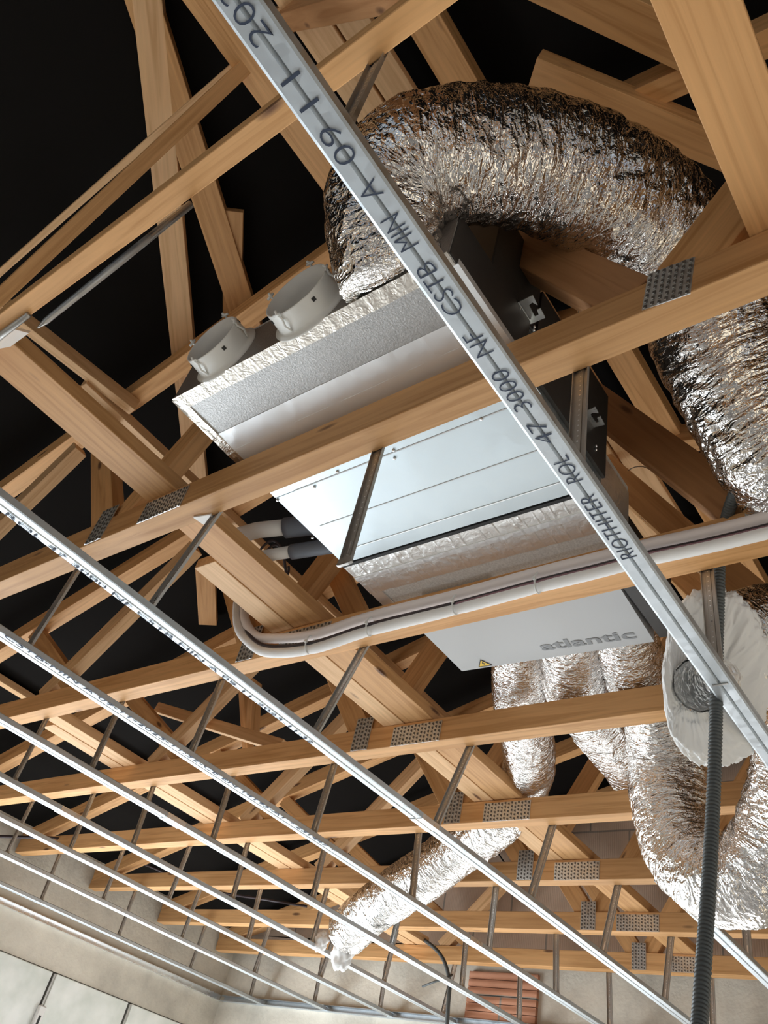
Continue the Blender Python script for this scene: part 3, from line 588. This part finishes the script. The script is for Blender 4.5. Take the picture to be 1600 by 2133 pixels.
# frayed wool at the drooping duct's end
e0 = at(712, 1990, X=3.15)
q = MB(); vs = []; n = 40
bm = bmesh.new(); bmesh.ops.create_icosphere(bm, subdivisions=4, radius=1)
for v in bm.verts:
    f = 1 + .35 * noise.noise(v.co * 2.3 + Vector((4, 1, 2))) + .12 * noise.noise(v.co * 9); v.co = Vector((v.co.x * .035 * f, v.co.y * .055 * f, v.co.z * .065 * f))
me = bpy.data.meshes.new('wool_tuft'); bm.to_mesh(me); bm.free(); me.materials.append(M['fibre']); me.polygons.foreach_set('use_smooth', [True] * len(me.polygons))
tag(link(bpy.data.objects.new('wool_tuft', me), None, Matrix.Translation(e0)), 'white tuft of glass wool spilling out of the drooping duct end', 'glass wool')
me2 = me.copy(); o = link(bpy.data.objects.new('wool_tuft', me2), None, Matrix.Translation(at(668, 1962, X=3.2)) @ Matrix.Scale(.7, 4)); tag(o, 'small white wisp of glass wool on the upper lip of the drooping duct end', 'glass wool')

# ------------------------------------------------------------------ insulated pipes along the third truss chord
IP = empty('insulated_pipe_pair', (1.31, 1.2, 1.16), 'pair of white insulated pipes and dark cables tied along a truss chord', 'insulated pipes')
def pline(pp, dz, X=1.316, dx=0): return [at(x, y + dz, X=X + dx) for x, y in pp]
cl = [(560, 1344), (650, 1337), (770, 1299), (950, 1254), (1120, 1208), (1240, 1178), (1340, 1152), (1480, 1122), (1620, 1088), (1700, 1068), (2300, 935)]
upP = [at(512, 1230, X=1.40), at(509, 1262, X=1.35), at(512, 1295, X=1.32), at(530, 1322, X=1.315)] + pline(cl, -14)
loP = [at(500, 1225, X=1.42), at(494, 1265, X=1.35), at(498, 1310, X=1.318), at(522, 1340, X=1.314)] + pline(cl, 15)
ties = [at(640, 1338, X=1.30), at(766, 1300, X=1.30), at(945, 1254, X=1.30), at(1116, 1208, X=1.30), at(1335, 1153, X=1.30)]
def pinch(i, a, p, d):
    m = min((p - t).length for t in ties); return 1 - .22 * math.exp(-(m / .022) ** 2) + .03 * noise.noise(p * 60)
for nm, pp, mm in (('insulated_pipe', upP, 'pipe'), ('insulated_pipe', loP, 'pipe_w')):
    q = MB(); q.tube(catmull(pp, .006), .0148, 20, 0, True, pinch); q.build(nm, M[mm], IP)
mid = [at(506, 1240, X=1.39), at(503, 1280, X=1.33), at(520, 1322, X=1.305)] + pline(cl, 2, 1.306)
q = MB(); q.tube(catmull(mid, .01), .0055, 8); q.build('dark_cable', M['cable'], IP)
q = MB(); q.tube(catmull(pline(cl[3:], 4, 1.304), .01), .0035, 8); q.build('mauve_cable', M['mauve'], IP)
for t_ in ties:
    q = MB(); c = t_ + Vector((.012, 0, 0)); q.tube([c + Vector((.014 * math.cos(a) * 1.2, 0, .028 * math.sin(a))) for a in [i * 2 * math.pi / 24 for i in range(25)]], .0022, 6, cap=False)
    q.box(c + Vector((-.022, -.003, -.004)), c + Vector((-.014, .003, .004))); q.build('cable_tie', M['tie'], IP)
# sleeves and cables at the unit's left side
q = MB(); q.tube(catmull([(1.13, YL - .01, 1.40), (1.10, 1.42, 1.40), (1.07, 1.50, 1.39)], .02), .030, 20); q.tube(catmull([(1.16, YL - .01, 1.345), (1.14, 1.42, 1.345), (1.12, 1.50, 1.34)], .02), .022, 20)
q.build('refrigerant_sleeve', M['slate_pipe'], U)
q = MB(); q.tube([(1.07, 1.49, 1.39), (1.04, 1.58, 1.385), (1.03, 1.66, 1.38)], .024, 14); q.tube([(1.12, 1.49, 1.34), (1.10, 1.58, 1.335), (1.08, 1.66, 1.33)], .018, 14); q.build('taped_joint', M['white'], U)
for j, (rad, lab) in enumerate(((.085, 'outer'), (.07, 'inner'))):
    q = MB(); c = at(566 + j * 6, 1180, Z=1.42); q.tube([c + sx_ * rad * .62 * math.cos(a) + sy_ * rad * .85 * math.sin(a) + Vector((0, 0, .01 * math.sin(3 * a))) for a in [i * 2 * math.pi / 40 for i in range(36)]] + [at(602, 1238, Z=1.35)], .004, 8)
    tag(q.build('cable_loop', M['cable']), '%s dark cable loop hanging by the taped pipes beside the unit' % lab, 'cable')

# ------------------------------------------------------------------ corrugated conduit
cpth = catmull([at(1700, 860, X=1.18), at(1640, 905, X=1.19), at(1590, 952, X=1.22), at(1540, 1010, X=1.27), at(1512, 1085, X=1.36), at(1500, 1150, X=1.43), at(1497, 1250, X=1.45), at(1493, 1380, D=1.84), at(1492, 1480, D=1.80), at(1487, 1640, D=1.74), at(1478, 1820, D=1.66), at(1466, 2000, D=1.58), at(1456, 2150, D=1.52), at(1446, 2260, D=1.47)], .0014)
q = MB(); q.tube(cpth, .0124, 20, 0, True, lambda i, a, p, d: 1 + .09 * math.sin(i * 2 * math.pi / 5.2)); tag(q.build('corrugated_conduit', M['conduit']), 'dark grey corrugated conduit dangling down past the stamped rail', 'conduit')
# black cables
q = MB(); q.tube(catmull([at(800, 1930, X=4.3), at(860, 1945, X=4.3), at(915, 1985, X=4.2), at(936, 2040, X=4.2), at(934, 2090, X=4.2), at(930, 2160, X=4.2)], .03), .011, 8)
q.tube([at(880, 2055, X=4.18), at(905, 2045, X=4.17), at(936, 2036, X=4.18), at(942, 2030, X=4.2)], .006, 6); tag(q.build('hanging_cable', M['conduit']), 'dark cable with a tied tail hanging before the far concrete wall', 'cable')
q = MB(); q.tube(catmull([at(-20, 1742, Y=4.75), at(60, 1744, Y=4.7), at(130, 1748, Y=4.6), at(210, 1775, X=3.25), at(300, 1800, X=3.35), at(420, 1850, X=3.68), at(560, 1875, X=3.72), at(640, 1888, X=3.86)], .04), .008, 6); tag(q.build('attic_cable', M['cable']), 'thin dark cable strung between the trusses above the rails', 'cable')
q = MB(); q.tube(catmull([at(1035, 1772, X=4.53), at(1043, 1785, X=4.51), at(1052, 1800, X=4.50), at(1043, 1803, X=4.5)], .01), .005, 6); tag(q.build('iron_hook', M['black']), 'small iron hook in the clay block wall above the last trusses', 'hook')

# loose thin wires
for i, (pp, lab) in enumerate((([(1190, 640), (1196, 600), (1205, 655), (1192, 662)], 'thin wire loop with a dark clip hanging near the bracket by the big duct'), ([(1052, 655), (1070, 690), (1064, 706), (1085, 640)], 'thin stray wire beside the unit bracket'), ([(1308, 980), (1322, 973), (1340, 972), (1358, 980)], 'pale curved wire end seen against the dark roof beside the unit'))):
    q = MB(); q.tube(catmull([at(*p, X=(1.0, .76, 1.5)[i]) for p in pp], .01), .0014, 6); tag(q.build('loose_wire', M['zinc_dark']), lab, 'wire')
